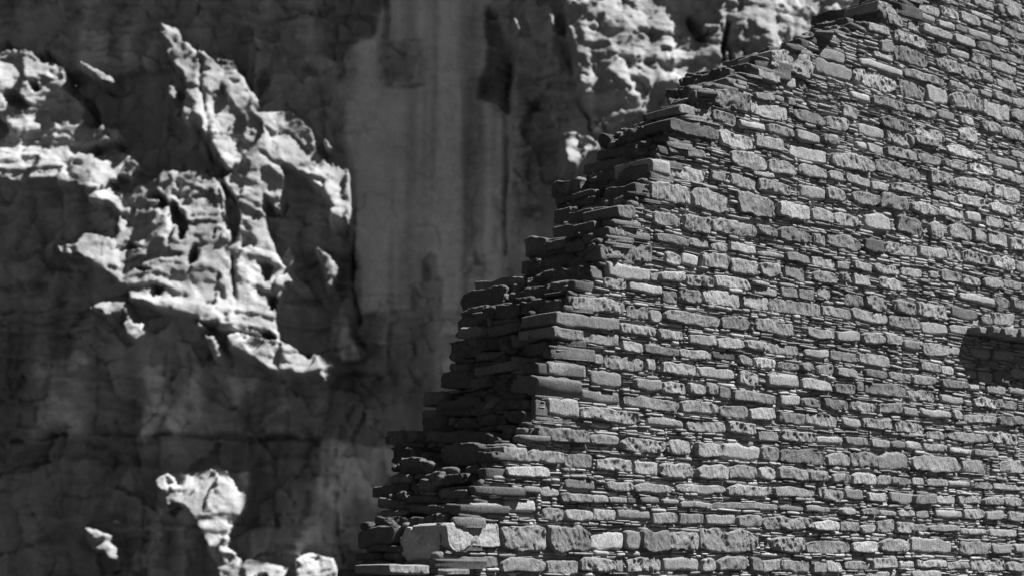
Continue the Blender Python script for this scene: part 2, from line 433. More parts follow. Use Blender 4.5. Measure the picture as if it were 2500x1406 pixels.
for it in range(3):
    P3 = base + H[..., None] * CN
    px, py = project(P3)
    k = 38.0 and FPX / 38.0
    m = samp(M, px + wx * k * .22, py + wy * k * .22)
    inn = (px > -200) & (px < 2600)
    m = smooth(.10, .48, m)
    wt = samp(WT, px, py)
    rate = RATE * wt * m * (1 + 1.1 * big + .5 * pit)
    R = np.cumsum(rate * ds, 0) + 0.0
    R = blur(R, 6, 1)
    inc = smooth(825, 850, px) * (1 - smooth(1240, 1260, px)) * (1 - smooth(600, 900, py))     # the smooth column keeps straight streaks
    wk = k * (1.5 - 1.2 * inc)
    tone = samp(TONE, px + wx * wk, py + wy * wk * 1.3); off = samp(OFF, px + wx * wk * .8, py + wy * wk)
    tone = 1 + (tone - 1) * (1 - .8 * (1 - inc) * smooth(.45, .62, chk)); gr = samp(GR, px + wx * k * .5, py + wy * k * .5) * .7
    # outside the picture, up-sun, an unseen brow is added to shade the recesses
    edge = np.maximum(np.maximum(-px - 30, px - 2430), np.maximum(-py - 50, py - 1440))
    brow = smooth(20, 160, edge)
    smoothcol = smooth(1.35, 1.5, tone) * smooth(840, 900, px) * (1 - smooth(940, 1000, py))
    dark = -0.46 + off * .9 + (big * .4 + (lump - .55) * .12 + strat * .08 - bed * .16 + fA * .34 + fB * .17 + fC * .04) * (1 - .82 * smoothcol) + pit * .05 * (1 - .8 * smoothcol) + vstr * .10 * smoothcol
    dark = np.minimum(dark, -0.10)
    lit = 0.20 + (bul - .5) * .6 + (lump - .5) * .04 + pit * .035 - pit2 * .14 * smooth(.5, .62, chk) + strat * .05 - bed * .09 + fA * .10 + fB * .13 + fC * .028
    d = dark * (1 - m) + (lit + np.maximum(wt - 1, 0) * .4) * m
    d = d * (1 - brow) + (0.06 + .25 * big) * brow
    Hn = R + d + samp(GR2, px + wx * k * .15, py) + gr * (1 - .3 * m) * smooth(.25, .5, chk) + fine * .025 * (1 - .7 * smoothcol)
    H = (Hn if it == 0 else .5 * H + .5 * Hn) if it < 2 else Hn
P3 = base + H[..., None] * CN
# rock tone: patch tones with some light and recess shade painted in, dark desert varnish hanging in streaks on the smooth column
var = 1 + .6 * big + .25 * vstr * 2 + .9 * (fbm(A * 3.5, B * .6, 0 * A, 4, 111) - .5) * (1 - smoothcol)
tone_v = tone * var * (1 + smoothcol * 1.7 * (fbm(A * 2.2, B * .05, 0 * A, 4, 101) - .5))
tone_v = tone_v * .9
ni, nj = SS.shape
idx = np.arange(ni * nj).reshape(ni, nj)
quads = np.stack([idx[:-1, :-1], idx[:-1, 1:], idx[1:, 1:], idx[1:, :-1]], -1).reshape(-1, 4)
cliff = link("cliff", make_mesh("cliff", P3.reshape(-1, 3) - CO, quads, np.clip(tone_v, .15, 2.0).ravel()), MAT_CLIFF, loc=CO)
cliff["kind"] = "structure"
del P3, base

# ------------------------------------------------------------------ the wall: traced stones
# each entry: crop origin, then (x0, x1, yc, h[, tone]) in crop pixels (4 per photo pixel)
FACE = {
 (1600,0): [(565,910,985,170,.75),(920,1300,1085,150),(1350,1655,1145,120),(1660,1880,1200,110),(1090,1520,620,190,1.25),(1560,1930,690,150),(980,1195,740,90),(1215,1385,800,110),(1400,1475,830,80),(210,530,1095,80),(555,795,1150,100),(800,1075,1225,70,1.2),(115,600,1270,115,.7),(640,945,1370,150,1.25),(975,1235,1400,110),(1085,1365,1275,90),(1355,1605,1330,100,1.25),(1615,1790,1365,80),(960,1165,945,70),(1285,1365,1010,90),(1145,1270,960,60),(1000,1250,880,40),(740,880,855,40),(780,885,815,45),(1600,1860,545,110)],
 (2050,0): [(360,560,80,90),(700,980,80,90,.85),(970,1160,130,90,.9),(440,600,200,100),(270,480,290,80),(380,510,460,110),(665,765,265,75,1.1),(790,1095,315,80),(530,850,390,110),(525,870,545,150,1.1),(190,605,655,80),(625,1020,755,80),(145,545,790,160),(580,840,880,170,.95),(850,1065,930,160,1.2),(1080,1390,1000,150),(1385,1650,1080,150),(1670,1880,1140,110),(935,1370,680,110,.9),(1365,1505,765,90),(1075,1280,530,80),(895,1050,480,80),(1285,1465,590,90),(1110,1320,405,90),(1255,1480,340,80),(1165,1385,190,90),(1270,1500,165,55,1.2),(1350,1500,95,50),(1300,1505,40,80,1.1),(780,940,180,60),(950,1120,250,60),(1130,1240,280,60),(1335,1560,465,80),(1485,1650,410,80),(1560,1797,570,70,.85),(1480,1730,660,90),(1630,1850,270,70),(1380,1580,250,60),(1590,1850,340,80),(1650,1790,490,80),(1530,1720,830,80),(1070,1370,855,55),(1365,1490,920,45),(1515,1670,960,70),(1670,1830,1000,70),(310,620,1005,80),(645,930,1085,90),(100,285,945,70,1.3),(955,1120,1130,90),(1165,1300,1175,85,1.1),(1370,1560,1240,90),(1570,1770,1310,100),(1160,1340,1320,130),(180,440,1280,110,1.1),(390,660,1210,110),(460,720,1350,130),(745,1030,1310,90),(720,960,1380,80),(-10,100,1230,140),(20,170,1100,110),(610,760,150,90),(1530,1610,80,80),(1630,1750,120,90,.8),(1590,1780,40,70),(-60,180,570,80),(330,560,560,60)],
 (1600,352): [(120,485,70,95),(730,1080,165,150),(1095,1365,230,130),(1310,1685,100,130),(1395,1670,265,110),(1680,1830,310,90),(-60,145,230,145,1.1),(160,500,290,130,1.1),(540,680,320,80),(730,995,370,125,.9),(1000,1310,420,110),(945,1145,290,60),(1145,1340,320,40),(-60,335,475,170),(350,730,545,200,1.2),(810,1155,600,180,1.2),(1200,1500,650,145,1.1),(1400,1660,475,130),(1670,1840,495,110),(1530,1730,700,120),(1740,1985,735,120),(-30,235,735,120),(260,545,785,145),(550,980,825,130,1.05),(990,1185,850,90),(1190,1505,895,130),(1535,1665,925,100),(1670,2000,950,120),(0,320,930,90,.9),(330,530,970,75),(540,710,1010,70),(720,980,1020,80),(990,1250,1080,50),(1255,1500,1110,80),(1520,1755,1150,90),(1745,1900,1180,75),(100,250,1120,120,1.2),(255,430,1130,120,1.2),(450,715,1140,150),(730,1000,1200,140,.95),(1020,1220,1225,130),(1250,1480,1255,130),(1525,1765,1300,110),(40,285,1295,90,1.1),(300,570,1335,110),(580,945,1350,110,1.1),(950,1110,1380,80),(1200,1360,1390,70),(-160,65,1100,100),(-60,35,1290,90),(1690,1800,140,110,.7)],
 (2050,352): [(150,260,20,70,1.2),(275,430,50,90),(440,750,95,90),(-90,330,180,150),(340,800,255,130,1.05),(1045,1345,85,90,1.15),(765,1010,150,90),(1000,1240,205,80),(1260,1490,250,90),(1510,1770,320,90),(1440,1730,170,90,.7),(1745,1840,230,90,1.1),(1665,1830,110,60),(880,1110,340,110),(1120,1465,400,110),(1500,1760,475,110),(55,300,355,80,1.1),(300,470,420,80),(490,810,440,80),(-20,100,495,90,1.3),(115,380,530,110),(390,665,570,130),(685,970,635,100,1.1),(975,1215,670,90,1.3),(1235,1380,710,105,1.3),(910,1115,510,70),(1140,1410,560,90),(1455,1710,630,90),(1430,1605,765,90),(1675,1830,810,80),(235,505,770,170,1.05),(550,805,800,140),(870,1005,840,130),(1060,1295,860,140),(1310,1430,905,110),(1450,1635,935,120),(1650,1830,990,110),(230,430,990,130,.5),(455,765,1025,110),(775,1050,1055,100,1.1),(1060,1195,1075,90),(1205,1455,1110,110),(1480,1715,1165,120,1.15),(1720,1830,1200,90),(130,295,1195,80),(330,585,1225,80,1.05),(600,820,1250,90),(870,960,1280,60),(985,1180,1295,100),(1200,1370,1335,80),(1390,1590,1360,90),(1590,1770,1370,80),(0,100,1300,80),(130,290,1325,110),(390,610,1370,110),(770,865,1320,60)],
 (1600,704): [(80,215,75,120),(225,460,80,130),(460,840,100,140,1.1),(850,1120,140,130),(1120,1610,185,130,.95),(1625,1925,235,100),(-62,65,265,110),(80,630,295,110,.95),(635,930,345,120,1.1),(970,1350,380,120),(1470,1745,440,90),(1755,2000,470,110),(30,280,450,90,.8),(320,585,500,95,1.1),(595,855,535,100,1.15),(870,1110,560,90,.9),(1110,1400,600,100,.9),(1445,1690,635,90,1.05),(1705,1965,660,90),(-120,225,605,80),(235,540,645,85),(550,785,655,70,.6),(800,940,705,90),(945,1170,720,95,1.3),(1190,1410,750,75),(1415,1535,775,80),(1560,1755,790,90),(50,400,780,110,1.05),(430,775,820,110),(800,1000,870,125),(1075,1405,905,120),(1420,1720,940,100),(1725,1840,950,70),(65,305,965,110,1.1),(325,490,980,100,1.1),(500,612,990,100),(618,740,1010,100),(745,1185,1060,100),(1205,1405,1090,100),(1420,1620,1110,90),(1640,1880,1125,100),(245,615,1150,110,1.1),(615,910,1190,120),(910,1190,1220,120),(1195,1465,1265,105,1.05),(1470,1780,1285,110,1.1),(-95,290,1300,95,1.05),(310,695,1345,115,.85),(705,980,1360,110),(1000,1190,1385,100,.85),(1215,1390,40,90),(1400,1550,55,110),(1580,1720,50,100),(960,1185,30,80)],
 (2050,704): [(50,240,120,130,1.05),(250,460,140,130,1.1),(515,740,185,110),(755,1040,215,125),(1085,1340,250,110),(1170,1500,100,70),(1530,1670,145,90),(1680,1830,155,80),(120,470,270,110),(485,790,330,110),(800,1060,390,120),(1075,1295,400,90),(1490,1720,295,120,1.1),(1380,1490,310,70),(210,440,490,100),(440,608,510,90),(612,780,550,100),(800,1055,590,120),(1060,1195,610,80),(190,495,690,110),(250,465,835,70),(480,690,855,80),(710,945,895,80),(780,985,770,90),(990,1120,800,80),(980,1250,935,70),(1250,1360,960,60),(-50,150,975,100),(155,235,960,90),(250,640,990,110),(1420,1615,990,80),(1640,1820,1000,70),(665,940,1050,100,.9),(975,1220,1085,90),(1310,1520,1110,90),(1525,1745,1130,80),(100,350,1150,95,1.05),(370,605,1165,90,1.1),(600,750,1200,80),(780,1085,1220,80),(1090,1200,1235,80),(1220,1530,1270,70,1.15),(1540,1820,1290,80,.8),(20,210,1310,100),(220,525,1320,95),(540,810,1355,100),(830,1015,1385,80),(1280,1475,630,90),(1490,1700,650,90),(1500,1640,860,110),(1230,1340,840,70),(1660,1820,830,90),(1345,1495,850,90),(-30,155,825,80)],
 (1600,1054): [(135,360,155,150,1.05),(385,645,180,140,1.1),(655,1030,200,150),(1040,1220,215,140,.8),(1225,1640,240,130),(1670,1905,270,125,.9),(1230,1555,45,95,1.1),(1000,1200,40,100,.9),(1570,1840,75,70,1.25),(40,375,375,130,1.1),(400,705,390,130,1.1),(720,990,390,120,.9),(1010,1185,405,110),(1195,1475,410,110),(1480,1690,425,100),(1715,1830,445,80),(205,675,555,85,1.05),(690,1125,570,105,1.1),(1150,1555,585,90),(1585,1825,605,95),(55,235,680,50),(235,545,710,60),(560,1200,720,60,.75),(1200,1450,745,45),(1460,1700,750,55),(-40,220,840,100),(225,475,840,105,1.05),(485,785,850,95),(795,1045,860,115,1.1),(1060,1535,890,110),(1545,1790,910,95,1.3),(140,420,1060,170),(430,980,1055,200,.95),(1130,1465,1100,140,1.05),(1475,1910,1115,130,.85),(80,440,1285,130),(445,580,1290,130),(590,890,1290,130),(920,1035,1285,120),(1045,1220,1300,110),(1245,1525,1300,110),(1530,1665,1315,90),(1670,1820,1310,100)],
 (2050,1054): [(580,820,15,60),(840,1025,30,80),(1055,1445,50,90),(1450,1745,55,115,.9),(60,290,85,80),(310,485,110,75,.9),(495,640,125,80),(640,800,130,90),(820,1050,155,70),(1060,1280,185,45,1.1),(1305,1550,205,60),(105,370,265,140),(375,670,290,155,1.05),(690,1180,310,150),(1195,1440,345,115),(1560,1830,345,120),(20,100,455,90),(115,345,460,110,1.1),(360,508,465,90),(512,690,475,80),(710,825,485,70),(845,1055,495,65),(1065,1270,505,55,1.2),(1310,1500,525,70),(1500,1830,535,60),(50,230,610,100),(265,450,635,80,1.1),(480,715,640,110),(725,942,655,90,.85),(948,1135,660,80,1.1),(1150,1385,660,85),(1400,1590,670,80),(1592,1760,680,80),(0,150,780,60),(200,380,780,60,1.1),(385,560,790,50),(565,735,790,65),(745,885,800,80,.85),(930,1200,800,80),(1210,1405,805,90),(1410,1590,815,90),(1640,1800,825,80),(0,195,920,95),(200,350,940,80),(355,540,915,130),(550,720,930,110),(725,858,930,70),(862,1160,940,60,1.05),(1170,1430,965,55),(1450,1740,980,70),(115,360,1115,100,1.15),(390,675,1105,120),(690,1095,1105,130),(1165,1455,1125,120),(1475,1670,1140,90,.9),(1700,1820,1130,90),(40,305,1300,80),(320,580,1280,100),(585,745,1285,80),(750,1040,1285,70),(1050,1270,1300,70),(1285,1620,1300,110),(1622,1800,1310,90),(260,500,1390,60),(700,980,1385,60)],
 (1150,352): [(1415,1600,660,120),(1400,1700,855,90),(1320,1760,1045,170,1.1),(1310,1740,1255,140,1.05),(1290,1515,1365,110,.9),(1530,1870,1400,110)],
 (1150,704): [(975,1470,160,130,1.15),(1520,1730,230,120),(790,1435,325,130,.6),(780,1075,440,100,1.05),(1085,1450,495,105,1.05),(1465,1720,565,100,1.05),(1440,1790,405,90),(940,1130,620,100),(1175,1300,690,90),(1300,1695,725,130,.95),(1710,1815,745,110,1.1),(750,1130,790,140,1.15),(1170,1480,880,140,.9),(1585,1860,935,110,.95),(730,1040,950,150,1.15),(1060,1475,1055,120,1.05),(1480,2030,1120,110,1.05),(725,1055,1160,180,1.2),(1060,1640,1235,130,1.1)],
 (1150,1054): [(615,1150,40,120),(1155,1440,80,100),(1450,1907,130,125),(310,550,215,125),(550,895,245,120),(905,1195,280,140,1.1),(1225,1580,320,115,1.05),(1590,1840,355,120,1.1),(325,770,385,100,1.25),(210,375,570,70,1.2),(390,500,555,60),(502,680,560,60),(685,860,590,80,1.1),(905,1230,510,110),(1310,1580,530,85,1.1),(1590,1962,545,85),(870,1170,640,80,.9),(1172,1335,655,75,1.15),(1340,1518,665,60),(1522,1620,665,60,.85),(1640,1840,665,65),(0,310,740,130,1.2),(312,640,725,120,1.2),(690,900,795,125,1.1),(910,1180,805,115),(1190,1410,810,110),(1420,1755,810,95,1.05),(-230,265,1000,255,1.1),(270,745,1030,250,.95),(760,1165,1050,230,.9),(1165,1490,1055,190,1.25),(1500,1655,1055,200,.9),(1665,1930,1055,200,.95),(-110,270,1265,110,.9),(275,728,1295,130),(732,1045,1305,140),(1060,1410,1300,130),(1415,1500,1300,120,.8),(1530,1865,1290,140,1.1)],
 (850,1054): [(390,800,1335,85,1.0)],
}
ENDS = {
 (850,1054): [(445,750,60,120,1.7),(490,780,135,50,1.2),(870,1600,55,110),(940,1330,220,200),(570,880,330,130),(480,720,240,150),(1320,1500,240,90,1.3),(1330,1520,390,100,1.1),(1180,1410,570,80),(270,600,570,90),(1000,1210,750,90),(620,720,560,100),(720,900,530,110),(900,1200,470,90),(880,1180,600,90),(520,880,650,70),(330,560,710,90),(600,980,760,80),(300,620,880,110),(620,900,850,80),(140,530,1020,150),(535,905,1080,280,3.6),(908,970,1020,250),(250,530,1130,60),(80,300,1210,60),(150,370,1340,80),(880,1080,1280,80),(-40,140,1380,90)],
 (1000,704): [(550,960,110,190),(960,1400,60,120),(600,760,215,60,1.3),(745,900,235,100,1.2),(900,1120,230,120),(1120,1500,195,130,1.2),(485,780,340,140),(510,760,440,100,1.6),(800,1100,400,100),(1100,1330,370,100),(405,760,590,180),(760,1080,540,110),(1090,1330,465,110,1.2),(1000,1350,600,120),(690,1000,660,70),(660,1260,770,90,1.2),(450,630,770,70),(350,640,900,160),(640,830,920,100),(830,1060,940,130),(1060,1320,960,180,1.3),(1370,1530,610,110,1.2),(1150,1340,790,110),(830,1180,1060,60),(180,390,1080,120,1.2),(320,700,1130,110),(700,1040,1150,100),(1040,1190,1120,90),(1190,1325,1160,150,1.2),(140,290,1250,110,1.8),(160,400,1330,110),(380,900,1210,70),(500,960,1290,100),(960,1170,1240,110),(1330,1480,310,100,1.2)],
 (1150,352): [(80,590,1370,90,1.2),(570,1180,1310,130,1.1),(1030,1290,1370,90,1.2),(590,780,1020,170),(480,700,1200,130),(700,1140,1160,90),(700,1000,1245,60),(780,960,990,90),(960,1140,1020,100),(820,1050,860,120),(1050,1270,830,90),(1110,1220,930,90,1.2),(1170,1400,860,90,1.2),(1150,1330,1080,140,1.2),(840,1000,690,120),(1005,1220,720,110),(830,1230,600,70),(830,1130,440,150,1.3),(1220,1450,690,140,1.2),(1080,1510,220,90,1.1),(1200,1450,310,100,1.1),(1500,1735,290,140,1.3),(1240,1660,90,90),(1340,1735,480,130),(1130,1340,420,80),(860,1240,520,60),(1510,1720,90,110)],
 (1600,0): [(130,380,940,130),(385,560,960,140,1.1),(40,280,1060,60),(-80,230,1140,70),(300,750,800,140),(370,620,730,60),(650,1050,610,80,1.1),(650,980,700,110),(1060,1230,600,160,1.3),(1260,1600,430,100),(1500,1900,310,150),(1560,1900,190,110),(-100,110,1290,120),(-280,-40,1330,110),(1500,1790,470,80)],
 (2050,0): [(-60,420,210,140),(60,400,100,90),(480,700,50,90),(200,460,20,70),(-60,250,300,70)],
}
p0 = ray(1095, 1320); P0 = CAM + p0 / (p0 @ FWD) * 10.4
def px_uz(px, py):
    r = ray(px, py)
    t = ((P0 - CAM) @ WN) / (r @ WN)
    p = CAM + r * t[..., None]
    return (p - P0) @ WU, p[..., 2]
def uz_px(u, z, n=0):
    p = P0 * np.array([1, 1, 0]) + u * WU + z * ZV + n * WN
    return project(p)

ARRIS = np.array([(1000,1560),(1040,1460),(1088,1340),(1140,1245),(1205,1130),(1290,1050),(1325,960),(1345,880),(1370,800),(1395,720),(1470,640),(1495,560),(1560,480),(1600,400),(1640,320),(1710,240),(1800,190),(1900,130),(2020,85),(2130,50),(2200,5),(2300,-60),(2420,-140),(2560,-240),(2760,-380)], float)
SILH = np.array([(760,1600),(850,1406),(890,1310),(935,1210),(968,1130),(980,1060),(1045,1000),(1090,940),(1110,870),(1125,790),(1145,720),(1270,680),(1300,620),(1360,570),(1365,460),(1425,410),(1480,370),(1520,320),(1620,275),(1690,190),(1860,140),(1975,80),(2070,30),(2190,-10),(2290,-80),(2400,-160),(2600,-300)], float)
au, az = px_uz(ARRIS[:, 0], ARRIS[:, 1])
def arris_u(z): return np.interp(z, az, au)
zz = np.linspace(az[0], az[-1], 600)
A_px, A_py = project(P0 * np.array([1, 1, 0]) + arris_u(zz)[:, None] * WU + zz[:, None] * ZV)
def end_pt(px, py):
    """pixel on the broken end -> (s inward behind the lit face, z)"""
    r = ray(px, py)
    # plane at height z through arris point, spanned by -WN and Z at u = arris_u(z): march z for consistency
    best = None
    u = arris_u(zz)
    t = ((P0 - CAM) @ WU + u) / (r @ WU)
    p = CAM + r * t[:, None]
    e = p[:, 2] - zz
    i = np.argmin(np.abs(e))
    return -((p[i] - P0) @ WN), zz[i]

faces = []
for (ox, oy), lst in FACE.items():
    for st in lst:
        x0, x1, yc, h = st[:4]
        tone = st[4] if len(st) > 4 else 1.0
        x0, x1, yc, h = ox + x0 / 3.994, ox + x1 / 3.994, oy + yc / 3.994, h / 3.994
        xc = (x0 + x1) / 2
        sl = (HOR - yc) / (VR - xc)
        u0, za = px_uz(np.array(x0), np.array(yc + sl * (x0 - xc)))
        u1, zb = px_uz(np.array(x1), np.array(yc + sl * (x1 - xc)))
        _, zt = px_uz(np.array(xc), np.array(yc - h / 2)); _, zl = px_uz(np.array(xc), np.array(yc + h / 2))
        faces.append([float(u0), float(u1), float(zl), float(zt), tone])
faces.sort(key=lambda f: -(f[1] - f[0]) * (f[3] - f[2]))
kept = []
for f in faces:
    ok = True
    for g_ in kept:
        du = min(f[1], g_[1]) - max(f[0], g_[0]); dz = min(f[3], g_[3]) - max(f[2], g_[2])
        if du > 0 and dz > 0:
            if du * dz > .4 * (f[1] - f[0]) * (f[3] - f[2]): ok = False; break
            if du / (f[1] - f[0]) < dz / (f[3] - f[2]):
                if f[0] < g_[0]: f[1] = g_[0] - .004
                else: f[0] = g_[1] + .004
            else:
                if f[2] < g_[2]: f[3] = g_[2] - .003
                else: f[2] = g_[3] + .003
    if ok and f[1] - f[0] > .05 and f[3] - f[2] > .018: kept.append(f)
faces = kept

# stone builder, batched: local x along, y out, z up
class Batch:
    def __init__(s): s.items = []
    def add(s, w, h, tone, org, ax, out, roll=0., depth=.12, style=0, res=.007, expo=6., edge=.014, stat=None):
        s.items.append((w, h, tone, org, ax, out, roll, depth, style, res, expo, edge, stat))
    def build(s, seed):
        Pq, W_, meta = [], [], []
        cnt = 0
        for k, (w, h, tone, org, ax, out, roll, depth, style, res, expo, edge, stat) in enumerate(s.items):
            nx = int(np.clip(round(w / res), 3, 70)); nz = int(np.clip(round(h / res), 2, 40))
            p = np.sin(np.linspace(-1, 1, nx + 1) * 1.25) / math.sin(1.25)
            q = np.sin(np.linspace(-1, 1, nz + 1) * 1.25) / math.sin(1.25)
            p = np.concatenate([[-1, -1], p, [1, 1]]); q = np.concatenate([[-1, -1], q, [1, 1]])
            kp = np.zeros(nx + 5); kp[[0, -1]] = 2; kp[[1, -2]] = 1
            kq = np.zeros(nz + 5); kq[[0, -1]] = 2; kq[[1, -2]] = 1
            Pm, Qm = np.meshgrid(p, q, indexing='ij'); K = np.maximum.outer(kp, kq)
            n = Pm.size
            arr = np.empty((n, 12), np.float32)
            arr[:, 0] = Pm.ravel(); arr[:, 1] = Qm.ravel(); arr[:, 2] = K.ravel()
            arr[:, 3:12] = (w, h, depth, k, expo, edge, style, tone, 0)
            Pq.append(arr); meta.append((cnt, nx + 5, nz + 5)); cnt += n
        D = np.concatenate(Pq)
        p, q, K, w, h, dep, kk, ex, ed, sty, tone = D[:, :11].T
        rho = np.maximum(np.abs(p), np.abs(q)) + 1e-6
        f = rho / (np.abs(p) ** ex + np.abs(q) ** ex + 1e-9) ** (1 / ex)
        x = p * f * w / 2; z = q * f * h / 2
        so = kk * 7.31
        # wobbling outline
        wob = np.where(sty > 2.5, .34, .24) * np.minimum(w, h) * rho ** 2
        ox = (fbm(x * 9 + so, z * 9, kk * 1.7, 3, seed) - .5) * wob * 2
        oz = (fbm(x * 9 + so, z * 9 + 40, kk * 1.7, 3, seed + 1) - .5) * wob * 2
        e = np.minimum((1 - np.abs(p)) * w / 2, (1 - np.abs(q)) * h / 2)
        rr = np.clip(e / ed, 0, 1)
        y = -ed * (1 - np.sqrt(np.clip(1 - (1 - rr) ** 2, 0, 1)))
        rough = np.select([sty < .5, sty < 1.5, sty < 2.5], [1.0, .25, 1.5], 2.4)
        ft = smooth(0, .6, rr) * .7 + .3
        n1 = fbm(x * 17 + so, z * 20, kk * 2.3, 3, seed + 2) - .5
        n2 = ridged(x * 38 + so, z * 34, kk * 3.1, 3, seed + 3) - .6
        ang = (vn(kk, kk * 0 + 6.5, 0 * kk, seed + 11) - .35) * 1.1
        ca, sa_ = np.cos(ang), np.sin(ang)
        xr = x * ca + z * sa_; zr = -x * sa_ + z * ca
        n4 = np.minimum(fbm(x * 70 + so, z * 70, kk * 1.3, 2, seed + 12) - .40, 0) * 2
        f1, _e = facets(xr * 26 + so, zr * 17 + kk * 3.3, seed + 13, 2.4)
        f2, _e = facets(xr * 75 + so, zr * 45 + kk * 5.1, seed + 14, 2.4)
        n3 = fbm(xr * 80 + so, zr * 30, kk * 1.1, 3, seed + 4, .6) - .5
        tilt = (vn(kk, kk * 0 + 3.5, 0 * kk, seed + 7) - .5) * .10 * (x / 1.0) + (vn(kk, kk * 0 + 8.5, 0 * kk, seed + 8) - .5) * .30 * z
        amp = np.minimum(1.0, h / .075)
        y = y + tilt * np.where(sty < 1.5, 1, .5) + ft * rough * amp * (n1 * .017 + n3 * .0150 + np.where(sty > 2.5, 1.0, np.where(sty > 1.5, .34, .18)) * (f1 * .009 + f2 * .0025))
        y = np.where(K > 0, y - dep * np.where(K > 1.5, 1.0, .45), y)
        shr = np.where(K > 1.5, .94, 1.0)
        skew = (vn(kk, kk * 0 + 1.5, 0 * kk, seed + 9) - .5) * .5
        tap = (vn(kk, kk * 0 + 4.5, 0 * kk, seed + 10) - .5) * .45
        x = x + ox + skew * z; z = (z + oz) * (1 + tap * np.clip(x / (w + .001), -.6, .6))
        x = x * shr; z = z * shr
        tv = tone * (1 + .25 * n1)
        res_ = []
        for (c, a, b), (w_, h_, to_, org, ax, out, roll, *_r) in zip(meta, s.items):
            sl_ = slice(c, c + a * b)
            cr, sr = math.cos(roll), math.sin(roll)
            xx, zz_ = x[sl_] * cr - z[sl_] * sr, x[sl_] * sr + z[sl_] * cr
            V = xx[:, None] * ax + zz_[:, None] * ZV + y[sl_][:, None] * out
            id_ = np.arange(a * b).reshape(a, b)
            F = np.stack([id_[:-1, :-1], id_[1:, :-1], id_[1:, 1:], id_[:-1, 1:]], -1).reshape(-1, 4)
            res_.append((V, F, tv[sl_], org))
        return res_

def joined(name, res, mat, parent, origin, flip=False):
    Vs, Fs, Ts, c = [], [], [], 0
    for V, F, T, o in res:
        Vs.append(V + o - origin); Fs.append(F + c); Ts.append(T); c += len(V)
    F = np.concatenate(Fs)
    if flip: F = F[:, ::-1]
    ob = link(name, make_mesh(name, np.concatenate(Vs), F, np.concatenate(Ts)), mat, parent)
    ob["kind"] = "stuff"
    return ob

WB = np.array([P0[0], P0[1], 0.0])
wall = link("ruined_wall", None, None, loc=WB)
wall["label"] = "ruined sandstone masonry wall with stepped broken end standing before the cliff"
wall["category"] = "wall"
wall["kind"] = "thing"
UV0 = P0 * np.array([1, 1, 0])

def weather(u, z):
    return .62 + .76 * float(fbm(np.array([u * 1.1]), np.array([z * 1.1]), np.array([.5]), 3, 77)[0])
nf = Batch()
areas = []
ZLEDGE = []
for f in faces:
    u0, u1, z0, z1, tone = f
    w, h = u1 - u0, z1 - z0
    cu, cz = (u0 + u1) / 2, (z0 + z1) / 2
    quoin = u0 - float(arris_u(cz)) < .09
    style = 1 if (tone >= 1.2 and random.random() < .55) or tone <= .55 or random.random() < .12 else (2 if random.random() < .3 else 0)
    proud = random.uniform(-.006, .018) + (.008 if quoin else 0)
    if tone == .5: proud += .02
    org = UV0 + cu * WU + cz * ZV + proud * WN
    ex = random.choice([3, 3.6, 4.5, 6, 9]) if style != 1 else random.uniform(3.2, 6)
    if quoin: ex = random.uniform(5, 9)
    ed = (random.uniform(.004, .010) if style != 1 else random.uniform(.012, .026))
    nf.add(w - .011, h + .004, tone * random.choice([.66, .8, .9, .96, 1, 1.05, 1.12, 1.22]) * weather(cu, cz), org, WU, WN, random.uniform(-.012, .012),
           depth=.30 if quoin else .12, style=style, expo=ex, edge=min(ed, h * .35))
    pxa = abs(float(uz_px(u1, cz)[0] - uz_px(u0, cz)[0])) * abs(float(uz_px(cu, z1)[1] - uz_px(cu, z0)[1]))
    areas.append(pxa)
res = nf.build(100)
order = np.argsort(-np.array(areas))
NSTONE = 300
for i in order[:NSTONE]:
    V, F, T, o = res[i]
    link("stone", make_mesh("stone", V, F, T), MAT_STONE, wall, o - WB)
joined("small_stones", [res[i] for i in order[NSTONE:]], MAT_STONE, wall, WB)

# a thin slab course projecting from the face on the right, shading the stones under it
lb = Batch()
for (x0, x1, yc, h, pr) in [(1245, 1330, 418, 70, .11), (1328, 1400, 428, 75, .155), (1398, 1475, 436, 80, .185), (1473, 1560, 445, 95, .165), (1558, 1690, 455, 100, .19), (1688, 1790, 470, 100, .17), (1788, 1990, 482, 110, .19)]:
    x0, x1, yc, h = 2050 + x0 / 3.994, 2050 + x1 / 3.994, 704 + yc / 3.994, h / 3.994
    u0, za = px_uz(np.array(x0), np.array(yc)); u1, zb = px_uz(np.array(x1), np.array(yc + .11 * (x1 - x0)))
    hh = h / 437 * 1.3
    lb.add(u1 - u0 + .01, hh, .75, UV0 + (u0 + u1) / 2 * WU + (za + zb) / 2 * ZV + pr * WN, WU, WN, .01, depth=.3, style=0, expo=9, edge=.012)
    faces.append([float(u0), float(u1), float((za + zb) / 2 - hh / 2), float((za + zb) / 2 + hh / 2), .75])
for V, F, T, o in lb.build(150):
    ob = link("ledge_stone", make_mesh("ledge_stone", V, F, T), MAT_STONE, wall, o - WB)

# ---- chinking: thin spalls packed in rows between the blocks
CELL = .004
umin, umax = float(arris_u(px_uz(np.array(1060.), np.array(1460.))[1])) - .1, float(px_uz(np.array(2560.), np.array(700.))[0])
zmin = float(px_uz(np.array(1500.), np.array(1455.))[1]); zmax = float(px_uz(np.array(2560.), np.array(-60.))[1])
NU, NZ = int((umax - umin) / CELL), int((zmax - zmin) / CELL)
occ = np.zeros((NZ, NU), bool)
zr = zmin + (np.arange(NZ) + .5) * CELL
lim = ((arris_u(zr) + .01 - umin) / CELL).astype(int)
for j in range(NZ): occ[j, :max(0, lim[j])] = True
uu = umin + (np.arange(NU) + .5) * CELL
